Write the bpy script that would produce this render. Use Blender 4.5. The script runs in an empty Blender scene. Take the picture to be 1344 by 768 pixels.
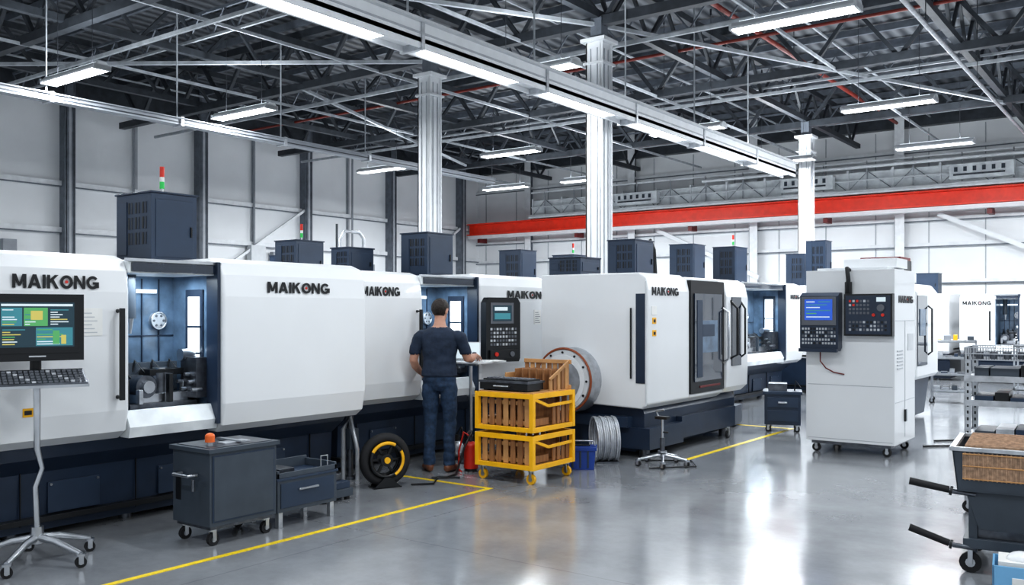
import bpy, bmesh, math, random
from mathutils import Vector, Matrix
random.seed(3)
sc=bpy.context.scene
COL=sc.collection
R=math.radians

# ------------------------------------------------------------------ materials
MATS={}
def mat(name,col,rough=.5,metal=0.,var=.06,scale=6.,bump=0.,emit=None,es=0.,coat=0.):
    m=bpy.data.materials.new(name); m.use_nodes=True
    nt=m.node_tree; b=nt.nodes['Principled BSDF']
    tc=nt.nodes.new('ShaderNodeTexCoord')
    n=nt.nodes.new('ShaderNodeTexNoise'); n.inputs['Scale'].default_value=scale; n.inputs['Detail'].default_value=4
    nt.links.new(tc.outputs['Object'],n.inputs['Vector'])
    r=nt.nodes.new('ShaderNodeValToRGB')
    c=Vector(col)
    r.color_ramp.elements[0].position=.3; r.color_ramp.elements[1].position=.7
    r.color_ramp.elements[0].color=(*[max(0,x*(1-var)) for x in c],1)
    r.color_ramp.elements[1].color=(*[min(1,x*(1+var)) for x in c],1)
    nt.links.new(n.outputs['Fac'],r.inputs['Fac']); nt.links.new(r.outputs['Color'],b.inputs['Base Color'])
    b.inputs['Roughness'].default_value=rough; b.inputs['Metallic'].default_value=metal
    b.inputs['Coat Weight'].default_value=coat
    if bump>0:
        bp=nt.nodes.new('ShaderNodeBump'); bp.inputs['Strength'].default_value=bump; bp.inputs['Distance'].default_value=.01
        nt.links.new(n.outputs['Fac'],bp.inputs['Height']); nt.links.new(bp.outputs['Normal'],b.inputs['Normal'])
    if emit:
        b.inputs['Emission Color'].default_value=(*emit,1); b.inputs['Emission Strength'].default_value=es
    MATS[name]=m; return m
mat('white_paint',(.77,.785,.80),.30,var=.015,scale=2,coat=.25)
mat('white_steel',(.74,.76,.78),.45,var=.04)
mat('offwhite',(.62,.64,.66),.5,var=.05)
mat('tray_grey',(.30,.32,.35),.5,var=.08)
mat('navy',(.018,.032,.060),.36,var=.12)
mat('navy_lite',(.024,.042,.076),.4,var=.08)
mat('navy_in',(.11,.17,.25),.3,var=.35,scale=7,coat=.3)
mat('cart_grey',(.052,.066,.085),.42,var=.12)
mat('black',(.008,.009,.011),.35,var=.1)
mat('vent',(.012,.019,.034),.5,var=.1)
mat('rubber',(.012,.012,.014),.7,var=.15)
mat('key',(.12,.13,.15),.5)
mat('key_light',(.5,.52,.55),.5)
mat('steel',(.55,.57,.6),.28,1.,var=.15)
mat('darksteel',(.14,.15,.17),.35,.9,var=.3,scale=14)
mat('galv',(.5,.52,.55),.4,.7,var=.2,scale=12)
mat('silver',(.80,.83,.86),.35,.0,var=.2,scale=3)
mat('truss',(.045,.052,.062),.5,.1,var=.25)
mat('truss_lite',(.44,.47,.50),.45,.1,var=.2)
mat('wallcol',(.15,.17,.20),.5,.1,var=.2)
mat('girt',(.78,.80,.82),.45,.0,var=.08)
mat('seam',(.42,.44,.47),.5,.0,var=.08)
mat('yellow',(.88,.46,.01),.38,var=.08)
mat('linepaint',(.85,.62,.02),.4,var=.15,scale=30)
mat('red',(.62,.03,.015),.4,var=.1)
mat('redbeam',(.85,.05,.018),.4,var=.1)
mat('pipered',(.22,.03,.02),.4,var=.1)
mat('darkred',(.16,.02,.02),.45)
mat('brownring',(.30,.08,.03),.4)
mat('orange',(.8,.16,.03),.4)
mat('green',(.03,.4,.08),.4,emit=(.02,.5,.1),es=.3)
mat('blue',(.01,.05,.28),.35)
mat('lblue',(.2,.45,.7),.4)
mat('paper',(.8,.8,.78),.7)
mat('brass',(.40,.26,.17),.6,.0,var=.35,scale=40)
mat('screen',(.01,.02,.03),.2,emit=(.02,.055,.075),es=.6)
mat('screen_green',(.02,.1,.03),.3,emit=(.12,.42,.16),es=.7)
mat('screen_teal',(.02,.1,.1),.3,emit=(.05,.20,.26),es=.8)
mat('screen_blue',(.01,.05,.3),.3,emit=(.03,.10,.45),es=.8)
mat('screen_yellow',(.2,.2,.05),.3,emit=(.5,.42,.12),es=.8)
mat('screen_white',(.3,.3,.3),.3,emit=(.5,.62,.68),es=.8)
mat('glass_dark',(.015,.025,.045),.06,0,var=.2,coat=1)
mat('lamp',(.9,.9,.9),.4,emit=(.93,.97,1),es=9)
mat('lamp_trunk',(.9,.9,.9),.4,emit=(.93,.97,1),es=3.2)
mat('lamp_soft',(.9,.9,.9),.4,emit=(.80,.92,1),es=1.6)
mat('skin',(.50,.27,.19),.5,var=.1,scale=20)
mat('hair',(.018,.011,.008),.6,var=.4,scale=60,bump=.5)
mat('shirt',(.014,.026,.052),.8,var=.2,scale=25,bump=.3)
mat('jeans',(.020,.044,.090),.8,var=.35,scale=30,bump=.3)
mat('shoe',(.16,.06,.028),.5,var=.2)
def wood():
    m=mat('wood',(.30,.14,.055),.6,var=.3,scale=8)
    nt=m.node_tree; n=[x for x in nt.nodes if x.type=='TEX_NOISE'][0]
    mp=nt.nodes.new('ShaderNodeMapping'); mp.inputs['Scale'].default_value=(6,6,.6)
    tc=[x for x in nt.nodes if x.type=='TEX_COORD'][0]
    nt.links.new(tc.outputs['Object'],mp.inputs['Vector']); nt.links.new(mp.outputs['Vector'],n.inputs['Vector'])
wood()
mat('wood_lite',(.50,.27,.11),.6,var=.2)
def floor_mat():
    m=bpy.data.materials.new('polished_concrete'); m.use_nodes=True; nt=m.node_tree; b=nt.nodes['Principled BSDF']
    tc=nt.nodes.new('ShaderNodeTexCoord')
    n=nt.nodes.new('ShaderNodeTexNoise'); n.inputs['Scale'].default_value=1.1; n.inputs['Detail'].default_value=11; n.inputs['Roughness'].default_value=.72
    nt.links.new(tc.outputs['Object'],n.inputs['Vector'])
    r=nt.nodes.new('ShaderNodeValToRGB'); r.color_ramp.elements[0].position=.3; r.color_ramp.elements[1].position=.72
    r.color_ramp.elements[0].color=(.19,.20,.215,1); r.color_ramp.elements[1].color=(.33,.345,.365,1)
    nt.links.new(n.outputs['Fac'],r.inputs['Fac'])
    br=nt.nodes.new('ShaderNodeTexBrick'); br.offset=0; br.inputs['Scale'].default_value=1
    br.inputs['Brick Width'].default_value=4.9; br.inputs['Row Height'].default_value=4.9; br.inputs['Mortar Size'].default_value=.006
    br.inputs['Color1'].default_value=(1,1,1,1); br.inputs['Color2'].default_value=(1,1,1,1); br.inputs['Mortar'].default_value=(.75,.75,.75,1)
    nt.links.new(tc.outputs['Object'],br.inputs['Vector'])
    mx=nt.nodes.new('ShaderNodeMix'); mx.data_type='RGBA'; mx.blend_type='MULTIPLY'; mx.inputs[0].default_value=1
    nt.links.new(r.outputs['Color'],mx.inputs[6]); nt.links.new(br.outputs['Color'],mx.inputs[7])
    nt.links.new(mx.outputs[2],b.inputs['Base Color'])
    n2=nt.nodes.new('ShaderNodeTexNoise'); n2.inputs['Scale'].default_value=2.4; n2.inputs['Detail'].default_value=9
    nt.links.new(tc.outputs['Object'],n2.inputs['Vector'])
    mr=nt.nodes.new('ShaderNodeMapRange'); mr.inputs[3].default_value=.09; mr.inputs[4].default_value=.26
    nt.links.new(n2.outputs['Fac'],mr.inputs[0]); nt.links.new(mr.outputs[0],b.inputs['Roughness'])
    b.inputs['Specular IOR Level'].default_value=.95
    b.inputs['Coat Weight'].default_value=.3; b.inputs['Coat Roughness'].default_value=.10
    MATS['floor']=m
floor_mat()
def corr_mat(name,c0,c1,axis,freq,rough,metal=0):
    m=bpy.data.materials.new(name); m.use_nodes=True; nt=m.node_tree; b=nt.nodes['Principled BSDF']
    tc=nt.nodes.new('ShaderNodeTexCoord'); w=nt.nodes.new('ShaderNodeTexWave'); w.bands_direction=axis; w.inputs['Scale'].default_value=freq
    nt.links.new(tc.outputs['Object'],w.inputs['Vector'])
    r=nt.nodes.new('ShaderNodeValToRGB'); r.color_ramp.elements[0].color=(*c0,1); r.color_ramp.elements[1].color=(*c1,1)
    nt.links.new(w.outputs['Fac'],r.inputs['Fac']); nt.links.new(r.outputs['Color'],b.inputs['Base Color'])
    bp=nt.nodes.new('ShaderNodeBump'); bp.inputs['Strength'].default_value=.5; bp.inputs['Distance'].default_value=.04
    nt.links.new(w.outputs['Fac'],bp.inputs['Height']); nt.links.new(bp.outputs['Normal'],b.inputs['Normal'])
    b.inputs['Roughness'].default_value=rough; b.inputs['Metallic'].default_value=metal
    MATS[name]=m
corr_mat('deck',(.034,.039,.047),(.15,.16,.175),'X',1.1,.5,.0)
mat('wall_white',(.84,.855,.87),.6,var=.03,scale=1.2)

# ------------------------------------------------------------------ mesh builder
class B:
    def __init__(s): s.v=[];s.f=[];s.m=[];s.mats=[];s.M=Matrix();s.sm=[]
    def mi(s,n):
        if n not in s.mats: s.mats.append(n)
        return s.mats.index(n)
    def add(s,vs,fs,m,smooth=False):
        o=len(s.v); s.v+=[s.M@Vector(v) for v in vs]
        k=s.mi(m)
        for f in fs: s.f.append([o+i for i in f]); s.m.append(k); s.sm.append(smooth)
    def box(s,x0,x1,y0,y1,z0,z1,m):
        s.add([(x0,y0,z0),(x1,y0,z0),(x1,y1,z0),(x0,y1,z0),(x0,y0,z1),(x1,y0,z1),(x1,y1,z1),(x0,y1,z1)],
              [(0,3,2,1),(4,5,6,7),(0,1,5,4),(1,2,6,5),(2,3,7,6),(3,0,4,7)],m)
    def beam(s,a,b,w,h,m):
        a=Vector(a);b=Vector(b);d=(b-a); 
        if d.length<1e-6:return
        d.normalize(); up=Vector((0,0,1)) if abs(d.z)<.95 else Vector((1,0,0))
        x=d.cross(up).normalized()*w/2; z=x.cross(d).normalized()*h/2
        s.add([a-x-z,a+x-z,a+x+z,a-x+z,b-x-z,b+x-z,b+x+z,b-x+z],[(0,1,2,3),(7,6,5,4),(0,4,5,1),(1,5,6,2),(2,6,7,3),(3,7,4,0)],m)
    def tube(s,pts,r,m,n=10,cap=True):
        pts=[Vector(p) for p in pts]; rs=r if isinstance(r,(list,tuple)) else [r]*len(pts)
        o=[];x=None
        for i,p in enumerate(pts):
            d=(pts[min(i+1,len(pts)-1)]-pts[max(i-1,0)]).normalized()
            if x is None:
                up=Vector((0,0,1)) if abs(d.z)<.9 else Vector((1,0,0)); x=d.cross(up).normalized()
            else: x=(x-d*x.dot(d)).normalized()
            y=d.cross(x)
            ra=rs[i]; ra,rb=(ra if isinstance(ra,tuple) else (ra,ra))
            o+= [p+x*math.cos(2*math.pi*k/n)*ra+y*math.sin(2*math.pi*k/n)*rb for k in range(n)]
        fs=[]
        for i in range(len(pts)-1):
            for k in range(n):
                k2=(k+1)%n; fs.append((i*n+k,i*n+k2,(i+1)*n+k2,(i+1)*n+k))
        s.add(o,fs,m,True)
        if cap:
            s.add(o[:n],[tuple(range(n))[::-1]],m); s.add(o[-n:],[tuple(range(n))],m)
    def cyl(s,a,b,r,m,n=20,r2=None): s.tube([a,b],[r,r if r2 is None else r2],m,n)
    def prism(s,poly,ax,a0,a1,m):
        def P(p,a): return {'x':(a,p[0],p[1]),'y':(p[0],a,p[1]),'z':(p[0],p[1],a)}[ax]
        n=len(poly); vs=[P(p,a0) for p in poly]+[P(p,a1) for p in poly]
        s.add(vs,[tuple(range(n)),tuple(range(2*n-1,n-1,-1))]+[(i,(i+1)%n,n+(i+1)%n,n+i) for i in range(n)],m)
    def torus(s,c,ax,R0,r,m,n=28,k=10):
        c=Vector(c);ax=Vector(ax).normalized(); u=ax.cross(Vector((0,0,1)) if abs(ax.z)<.9 else Vector((1,0,0))).normalized(); w=ax.cross(u)
        vs=[];fs=[]
        for i in range(n):
            a=2*math.pi*i/n; d=u*math.cos(a)+w*math.sin(a)
            for j in range(k):
                b=2*math.pi*j/k; vs.append(c+d*(R0+r*math.cos(b))+ax*r*math.sin(b))
        for i in range(n):
            for j in range(k): fs.append((i*k+j,((i+1)%n)*k+j,((i+1)%n)*k+(j+1)%k,i*k+(j+1)%k))
        s.add(vs,fs,m,True)
    def sph(s,c,rx,ry,rz,m,n=16,k=10):
        c=Vector(c);vs=[c+Vector((0,0,-rz))];fs=[]
        for j in range(1,k):
            t=-math.pi/2+math.pi*j/k
            for i in range(n):
                a=2*math.pi*i/n; vs.append(c+Vector((rx*math.cos(t)*math.cos(a),ry*math.cos(t)*math.sin(a),rz*math.sin(t))))
        vs.append(c+Vector((0,0,rz)))
        for i in range(n):
            fs.append((0,1+(i+1)%n,1+i)); fs.append((len(vs)-1,1+(k-2)*n+i,1+(k-2)*n+(i+1)%n))
            for j in range(k-2): fs.append((1+j*n+i,1+j*n+(i+1)%n,1+(j+1)*n+(i+1)%n,1+(j+1)*n+i))
        s.add(vs,fs,m,True)
    def caster(s,x,y,r=.05,m='rubber',top=.13):
        s.cyl((x,y-.015,r),(x,y+.015,r),r,m,16)
        s.cyl((x,y-.018,r),(x,y+.018,r),r*.45,'steel',10)
        for q in(-1,1): s.box(x-.015,x+.015,y+q*.022-.003,y+q*.022+.003,r-.01,top,'steel')
        s.cyl((x,y,top-.015),(x,y,top),.03,'steel',12)
    def done(s,name,loc=(0,0,0),rot=0,bevel=0,seg=2,parent=None):
        me=bpy.data.meshes.new(name); 
        me.from_pydata([tuple(v) for v in s.v],[],s.f)
        for n in s.mats: me.materials.append(MATS[n])
        me.polygons.foreach_set('material_index',s.m); me.polygons.foreach_set('use_smooth',s.sm)
        bm=bmesh.new(); bm.from_mesh(me)
        bmesh.ops.recalc_face_normals(bm,faces=bm.faces); bm.to_mesh(me); bm.free()
        ob=bpy.data.objects.new(name,me); COL.objects.link(ob)
        ob.location=loc; ob.rotation_euler=(0,0,R(rot))
        if bevel>0:
            md=ob.modifiers.new('bevel','BEVEL'); md.width=bevel; md.segments=seg; md.limit_method='ANGLE'; md.angle_limit=R(50)
            md.harden_normals=True
        if parent: ob.parent=parent
        return ob
def arc(a0,a1,ro,ri,n):
    out=[]
    for i in range(n):
        p=[R(a0+(a1-a0)*(i+k)/n) for k in(0,1)]
        out.append([(.5+ro*math.cos(p[0]),.5+.5*math.sin(p[0])),(.5+ro*math.cos(p[1]),.5+.5*math.sin(p[1])),(.5+ri*math.cos(p[1]),.5+.29*math.sin(p[1])),(.5+ri*math.cos(p[0]),.5+.29*math.sin(p[0]))])
    return out
GL={'M':(1.2,[[(0,0),(0,1),(.22,1),(.22,0)],[(.78,0),(.78,1),(1,1),(1,0)],[(.0,1),(.27,1),(.58,.15),(.42,.15),(.15,.75)],[(1,1),(.73,1),(.42,.15),(.58,.15),(.85,.75)]]),
 'A':(1.15,[[(0,0),(.24,0),(.60,1),(.37,1)],[(1,0),(.76,0),(.40,1),(.63,1)],[(.2,.2),(.8,.2),(.73,.39),(.27,.39)]]),
 'I':(.26,[[(0,0),(0,1),(1,1),(1,0)]]),
 'K':(1.05,[[(0,0),(0,1),(.25,1),(.25,0)],[(.2,.36),(.2,.62),(.66,1),(.98,1)],[(.34,.62),(.52,.70),(1,0),(.70,0)]]),
 'O':(1.15,arc(0,360,.5,.29,28)),
 'N':(1.05,[[(0,0),(0,1),(.23,1),(.23,0)],[(.77,0),(.77,1),(1,1),(1,0)],[(0,1),(.26,1),(1,0),(.74,0)]]),
 'G':(1.15,arc(38,352,.5,.29,24)+[[(.52,.36),(.52,.54),(1,.54),(1,.36)],[(.8,.1),(.8,.5),(1,.5),(1,.1)]])}
def logo(parent,cx,y,cz,w,h=.095,rot=0):
    b=B(); s='MAIKONG'; gap=.14; tot=sum(GL[c][0] for c in s)+gap*6; k=w/tot; x=-w/2
    for c in s:
        a,ps=GL[c]
        for i,p in enumerate(ps): b.prism([(x+q[0]*a*k,(q[1]-.5)*h) for q in p],'y',-.004-.0002*i,0,'black')
        if c=='O': b.cyl((x+a*k*.5,-.005,0),(x+a*k*.5,0,0),.011,'red',12)
        x+=(a+gap)*k
    return b.done('brand_lettering',(cx,y,cz),rot,parent=parent)

# ------------------------------------------------------------------ room
XW,YW,HT=-21.5,27.0,7.6
b=B(); b.box(XW,8,-5,YW,-.1,0,'floor'); b.done('floor')
b=B(); b.box(XW-.2,XW,-5,YW+.2,0,HT,'wall_white'); b.done('wall_left')
b=B(); b.box(XW,8,YW,YW+.2,0,HT,'wall_white'); b.done('wall_back')
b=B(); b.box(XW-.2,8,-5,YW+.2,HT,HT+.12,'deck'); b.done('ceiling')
b=B()
ys=[.25+3.65*i for i in range(0,8)]
for y in ys:
    b.box(XW,XW+.30,y-.10,y-.08,0,HT,'wallcol');b.box(XW,XW+.30,y+.08,y+.10,0,HT,'wallcol');b.box(XW+.1,XW+.14,y-.09,y+.09,0,HT,'wallcol')
    b.box(XW+.28,XW+.30,y-.13,y+.13,0,HT,'wallcol'); b.box(XW+.30,XW+.305,y-.03,y+.03,0,6.7,'seam')
for z in (1.4,2.5,3.6,4.7):
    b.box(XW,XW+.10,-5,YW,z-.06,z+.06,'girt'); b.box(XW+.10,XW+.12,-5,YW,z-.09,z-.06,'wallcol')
for i in range(-1,15):
    y=.25+1.825+3.65*i
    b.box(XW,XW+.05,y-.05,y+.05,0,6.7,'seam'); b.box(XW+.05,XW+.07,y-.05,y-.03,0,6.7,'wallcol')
b.box(XW,XW+.25,-5,YW,6.75,HT,'truss')
b.beam((XW+.2,15,2.5),(XW+.2,18.4,4.7),.07,.07,'girt'); b.beam((XW+.2,22.3,2.5),(XW+.2,25.7,4.7),.07,.07,'girt')
# small wall mounted distribution boxes and conduits
for y,z in ((8.9,2.9),(12.7,2.7),(16.4,3.0),(20.2,2.8)):
    b.box(XW+.1,XW+.3,y,y+.5,z,z+.55,'offwhite'); b.box(XW+.1,XW+.26,y+.8,y+1.1,z+.1,z+.4,'tray_grey'); b.cyl((XW+.16,y+.2,z+.55),(XW+.16,y+.2,6.7),.03,'tray_grey',8)
b.done('trim_1')
b=B()
x=XW+2.5
while x<8:
    b.box(x-.13,x+.13,YW-.3,YW-.28,0,HT,'girt'); b.box(x-.02,x+.02,YW-.28,YW,0,HT,'wallcol'); b.box(x-.13,x-.11,YW-.305,YW-.3,0,4.3,'seam')
    x+=4.2
x=XW+.4
while x<8:
    b.box(x-.012,x+.012,YW-.02,YW,0,6.7,'seam'); x+=1.4
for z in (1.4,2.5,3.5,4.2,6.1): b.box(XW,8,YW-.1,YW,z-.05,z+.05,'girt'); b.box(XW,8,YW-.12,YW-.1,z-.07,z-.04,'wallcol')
b.box(XW,8,YW-.25,YW,6.75,HT,'truss')
for x0 in (-5.4,-13.8): b.beam((x0,YW-.34,4.3),(x0+3.4,YW-.34,2.7),.1,.12,'white_steel')
b.done('trim_2')
b=B()
b.box(XW+.2,8,YW-.75,YW-.72,4.50,4.84,'redbeam'); b.box(XW+.2,8,YW-.92,YW-.55,4.84,4.88,'redbeam'); b.box(XW+.2,8,YW-.92,YW-.55,4.46,4.50,'redbeam')
b.box(XW+.2,8,YW-.85,YW-.6,4.34,4.45,'white_steel')
x=XW+.6
while x<8:
    b.box(x-.06,x+.06,YW-.7,YW-.28,4.2,4.50,'darkred'); x+=4.2
b.done('crane_runway_beam')
b=B()
b.box(-18.5,8,YW-.7,YW-.3,5.05,5.55,'silver')
x=-18.5
while x<8:
    b.box(x,x+.06,YW-.74,YW-.28,5.0,5.62,'girt'); b.box(x+.55,x+.58,YW-.78,YW-.74,4.9,5.85,'seam'); b.beam((x+.06,YW-.72,5.06),(x+.55,YW-.72,5.54),.02,.02,'seam'); b.beam((x+1.2,YW-.72,5.06),(x+.6,YW-.72,5.54),.02,.02,'wallcol'); x+=1.2
b.box(-18.5,8,YW-.78,YW-.75,5.80,5.85,'girt'); b.box(-18.5,8,YW-.79,YW-.76,5.3,5.33,'girt')
b.cyl((-18.5,YW-.85,5.0),(8,YW-.85,5.0),.06,'girt',10); b.cyl((-12,YW-.86,5.68),(8,YW-.86,5.68),.05,'girt',10)
for x in (-15,-9.5,-5,-1): 
    b.box(x,x+1.5,YW-1.0,YW-.78,5.12,5.5,'silver'); b.box(x+.1,x+1.3,YW-1.02,YW-1.0,5.2,5.24,'darksteel')
    for k in range(6): b.box(x+.12+.22*k,x+.2+.22*k,YW-1.02,YW-1.0,5.3,5.42,'cart_grey')
b.box(-18.5,8,YW-.95,YW-.3,4.92,4.97,'girt')
b.done('ventilation_duct')
b=B()
b.box(-20.6,-18.9,YW-.16,YW-.11,0,3.0,'offwhite'); b.box(-20.7,-18.8,YW-.19,YW-.16,2.95,3.1,'girt'); b.box(-19.77,-19.73,YW-.18,YW-.16,0,3,'truss_lite')
b.done('door_1')

# ------------------------------------------------------------------ roof steel
def truss(b,p0,p1,zt,zb,m='truss',m2='truss',ch=.10,web=.05,step=1.2):
    p0=Vector(p0);p1=Vector(p1);L=(p1-p0).length;n=max(2,round(L/step));d=(p1-p0)/n
    for z in (zt,zb): b.beam((p0.x,p0.y,z),(p1.x,p1.y,z),ch,ch,m2 if z==zb else m)
    for i in range(n):
        a=p0+d*i;c=p0+d*(i+.5);e=p0+d*(i+1)
        b.beam((a.x,a.y,zt),(c.x,c.y,zb),web,web,m);b.beam((c.x,c.y,zb),(e.x,e.y,zt),web,web,m)
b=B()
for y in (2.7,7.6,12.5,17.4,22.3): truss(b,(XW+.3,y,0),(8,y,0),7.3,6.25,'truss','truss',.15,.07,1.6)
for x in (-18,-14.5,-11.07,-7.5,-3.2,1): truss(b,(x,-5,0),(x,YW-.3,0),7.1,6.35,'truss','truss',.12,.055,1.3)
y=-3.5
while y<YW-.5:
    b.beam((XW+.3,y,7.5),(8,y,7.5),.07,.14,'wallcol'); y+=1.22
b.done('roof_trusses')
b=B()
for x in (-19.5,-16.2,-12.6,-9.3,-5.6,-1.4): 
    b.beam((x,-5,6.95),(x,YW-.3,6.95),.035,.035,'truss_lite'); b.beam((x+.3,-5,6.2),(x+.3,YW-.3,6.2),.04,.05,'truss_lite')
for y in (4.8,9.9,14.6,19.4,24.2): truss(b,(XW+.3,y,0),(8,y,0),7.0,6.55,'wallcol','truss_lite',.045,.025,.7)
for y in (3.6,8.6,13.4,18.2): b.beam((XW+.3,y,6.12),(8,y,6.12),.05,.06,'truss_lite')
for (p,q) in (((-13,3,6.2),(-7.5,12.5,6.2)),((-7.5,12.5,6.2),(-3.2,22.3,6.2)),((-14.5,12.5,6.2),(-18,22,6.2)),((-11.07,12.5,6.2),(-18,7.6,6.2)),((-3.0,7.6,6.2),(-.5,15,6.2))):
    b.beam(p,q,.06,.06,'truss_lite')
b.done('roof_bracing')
b=B()
b.tube([(-6.3,2,6.75),(-6.3,YW-1,6.75)],.045,'pipered',8)
b.tube([(XW+1,15.2,6.4),(6,15.2,6.4)],.03,'pipered',8)
b.tube([(-3.0,5,5.75),(-3.0,YW-1,5.75)],.035,'galv',8)
for y in range(6,26,4):
    b.beam((-6.3,y,6.75),(-6.3,y,7.5),.012,.012,'truss'); b.beam((-3,y,5.75),(-3,y,7.5),.012,.012,'truss')
b.done('sprinkler_pipes')
def column(x,y):
    b=B(); w=.155; H=5.9
    b.box(-w,w,-w,-w+.03,0,H,'white_steel'); b.box(-w,w,w-.03,w,0,H,'white_steel'); b.box(-w,-w+.03,-w,w,0,H,'white_steel'); b.box(w-.05,w-.03,-w,w,0,H,'white_steel')
    for q in (-.07,.05): b.box(q,q+.02,-w-.015,-w,0,H-.1,'seam'); b.box(w-.03,w-.015,q,q+.02,0,H-.1,'seam')
    b.box(-.22,.22,-.22,.22,H,H+.06,'white_steel'); b.box(-.25,.25,-.25,.25,0,.04,'white_steel'); b.box(-.19,.19,-.19,.19,H-.35,H-.31,'white_steel')
    b.box(-.1,.1,-.1,.1,H+.06,6.3,'wallcol')
    b.done('steel_column',(x,y,0),bevel=.004,seg=1)
for p in ((-7.5,12.5),(-7.5,22.3),(-11.07,12.5)): column(*p)
b=B(); X0,X1,Zt=-7.12,-6.82,4.66
Yend=19.6
b.box(X0,X1,-3,Yend,Zt-.02,Zt+.03,'white_steel'); b.box(X0,X0+.03,-3,Yend,Zt-.08,Zt+.22,'white_steel'); b.box(X1-.03,X1,-3,Yend,Zt-.08,Zt+.22,'white_steel')
b.box(X0-.06,X1+.06,-3,Yend,Zt+.20,Zt+.23,'offwhite'); b.box(X1,X1+.012,-3,Yend,Zt+.07,Zt+.09,'seam')
y=-2
while y<Yend-1:
    b.box(X0+.06,X1-.06,y,y+1.7,Zt-.06,Zt-.02,'lamp_trunk'); b.box(X0-.02,X1+.02,y-.25,y-.2,Zt-.1,Zt+.24,'galv'); 
    b.beam(((X0+X1)/2,y-.3,Zt+.2),((X0+X1)/2,y-.3,7.5),.02,.02,'truss_lite')
    y+=2.45
b.done('lighting_trunking')
b=B()
b.box(-14.45,-14.25,-3,18.6,4.95,5.05,'tray_grey'); b.box(-14.5,-14.2,-3,18.6,5.05,5.07,'tray_grey'); b.box(-14.25,-14.24,-3,18.6,4.98,5.0,'truss')
for i in range(9): b.beam((-14.35,-2+2.3*i,5.06),(-14.35,-2+2.3*i,7.0),.02,.02,'truss_lite'); b.box(-14.48,-14.22,-2+2.3*i,-1.94+2.3*i,4.93,5.09,'galv')
b.done('cable_trunking')
def pend_mesh():
    b=B(); L=.78
    b.prism([(-.13,0),(.13,0),(.13,.03),(.06,.10),(-.06,.10),(-.13,.03)],'x',-L,L,'white_steel')
    b.box(-L+.03,L-.03,-.115,.115,-.012,0,'lamp')
    b.box(-L+.1,L-.1,-.05,.05,.10,.108,'lamp_soft')  # glowing top strip added for the upward fill on the roof
    for q in(-L,L-.03): b.box(q,q+.03,-.135,.135,-.015,.06,'offwhite')
    for q in(-.5,.5): b.cyl((q,0,.1),(q,0,2.2),.005,'darksteel',5); b.cyl((q,0,2.18),(q,0,2.3),.02,'darksteel',6)
    return b
pm=None
PL=[(-3.85,11),(-7.8,11.1),(-13.5,7.2),(-13.6,10.35),(-16.2,16.5),(-12.2,16.5),(-7.9,16.5),(-4.15,16.56),(-4.35,21.1),(-7.7,21.2),(-15.7,21),(-13.0,21),
    (-3.85,5.5),(-7.8,5.0),(0,5.5),(0,11),(0,16.5),(-3.85,0),(0,0),(4,5.5),(4,11),(-10.5,1.5),(0,21.2),(-17.5,3),(4,20)]  # pendants out of view, some added to brighten the left and back walls
for i,(x,y) in enumerate(PL):
    if pm is None: o=pend_mesh().done('pendant_light'); pm=o.data
    else: o=bpy.data.objects.new('pendant_light',pm); COL.objects.link(o)
    o.location=(x,y,5.2)
    e=300 if y>20 else (230 if (x<-11 or y>15) else 85)
    for up in (0,1):  # second pass adds an upward fill lamp to brighten the roof
        ld=bpy.data.lights.new('tube','AREA'); ld.shape='RECTANGLE'; ld.size=1.5 if not up else 1.3; ld.size_y=.22 if not up else .1
        ld.energy=e if not up else (60 if y>20 else 34); ld.color=(.92,.965,1)
        lo=bpy.data.objects.new('tube_fill_light',ld); COL.objects.link(lo); lo.location=(0,0,-.02 if not up else .12); lo.parent=o
        if up: lo.rotation_euler=(math.pi,0,0)

# ------------------------------------------------------------------ machines
def ebox(b,u0,u1,v0,v1,z0,z1,lamp=False):
    b.box(u0,u1,v0,v1,z0,z1,'navy_lite'); b.box(u0-.012,u1+.012,v0-.012,v1+.012,z1,z1+.015,'navy')
    h=z1-z0; w=(v1-v0)
    for k in range(3):
        y=v0+w*(.12+.2*k)
        for (za,zb) in ((.28,.45),(.5,.67),(.72,.88)):
            b.box(u0-.004,u0+.001,y,y+w*.05,z0+h*za,z0+h*zb,'vent'); b.box(u0-.004,u0+.001,y+w*.08,y+w*.13,z0+h*za,z0+h*zb,'black')
    b.box(u0+.04,u1-.04,v0-.006,v0,z0+.06,z1-.05,'navy_lite'); b.box(u1-.07,u1-.055,v0-.02,v0-.005,z0+h*.4,z0+h*.55,'black')
    b.box(u0-.008,u0,v0+w*.68,v0+w*.95,z0+.08,z1-.06,'navy_lite')
    if lamp:
        x=(u0*.55+u1*.45);y=v0+.15
        b.cyl((x,y,z1),(x,y,z1+.06),.012,'steel',8); b.cyl((x,y,z1+.06),(x,y,z1+.12),.020,'green',12); b.cyl((x,y,z1+.12),(x,y,z1+.16),.020,'paper',12); b.cyl((x,y,z1+.16),(x,y,z1+.25),.020,'red',12)
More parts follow.
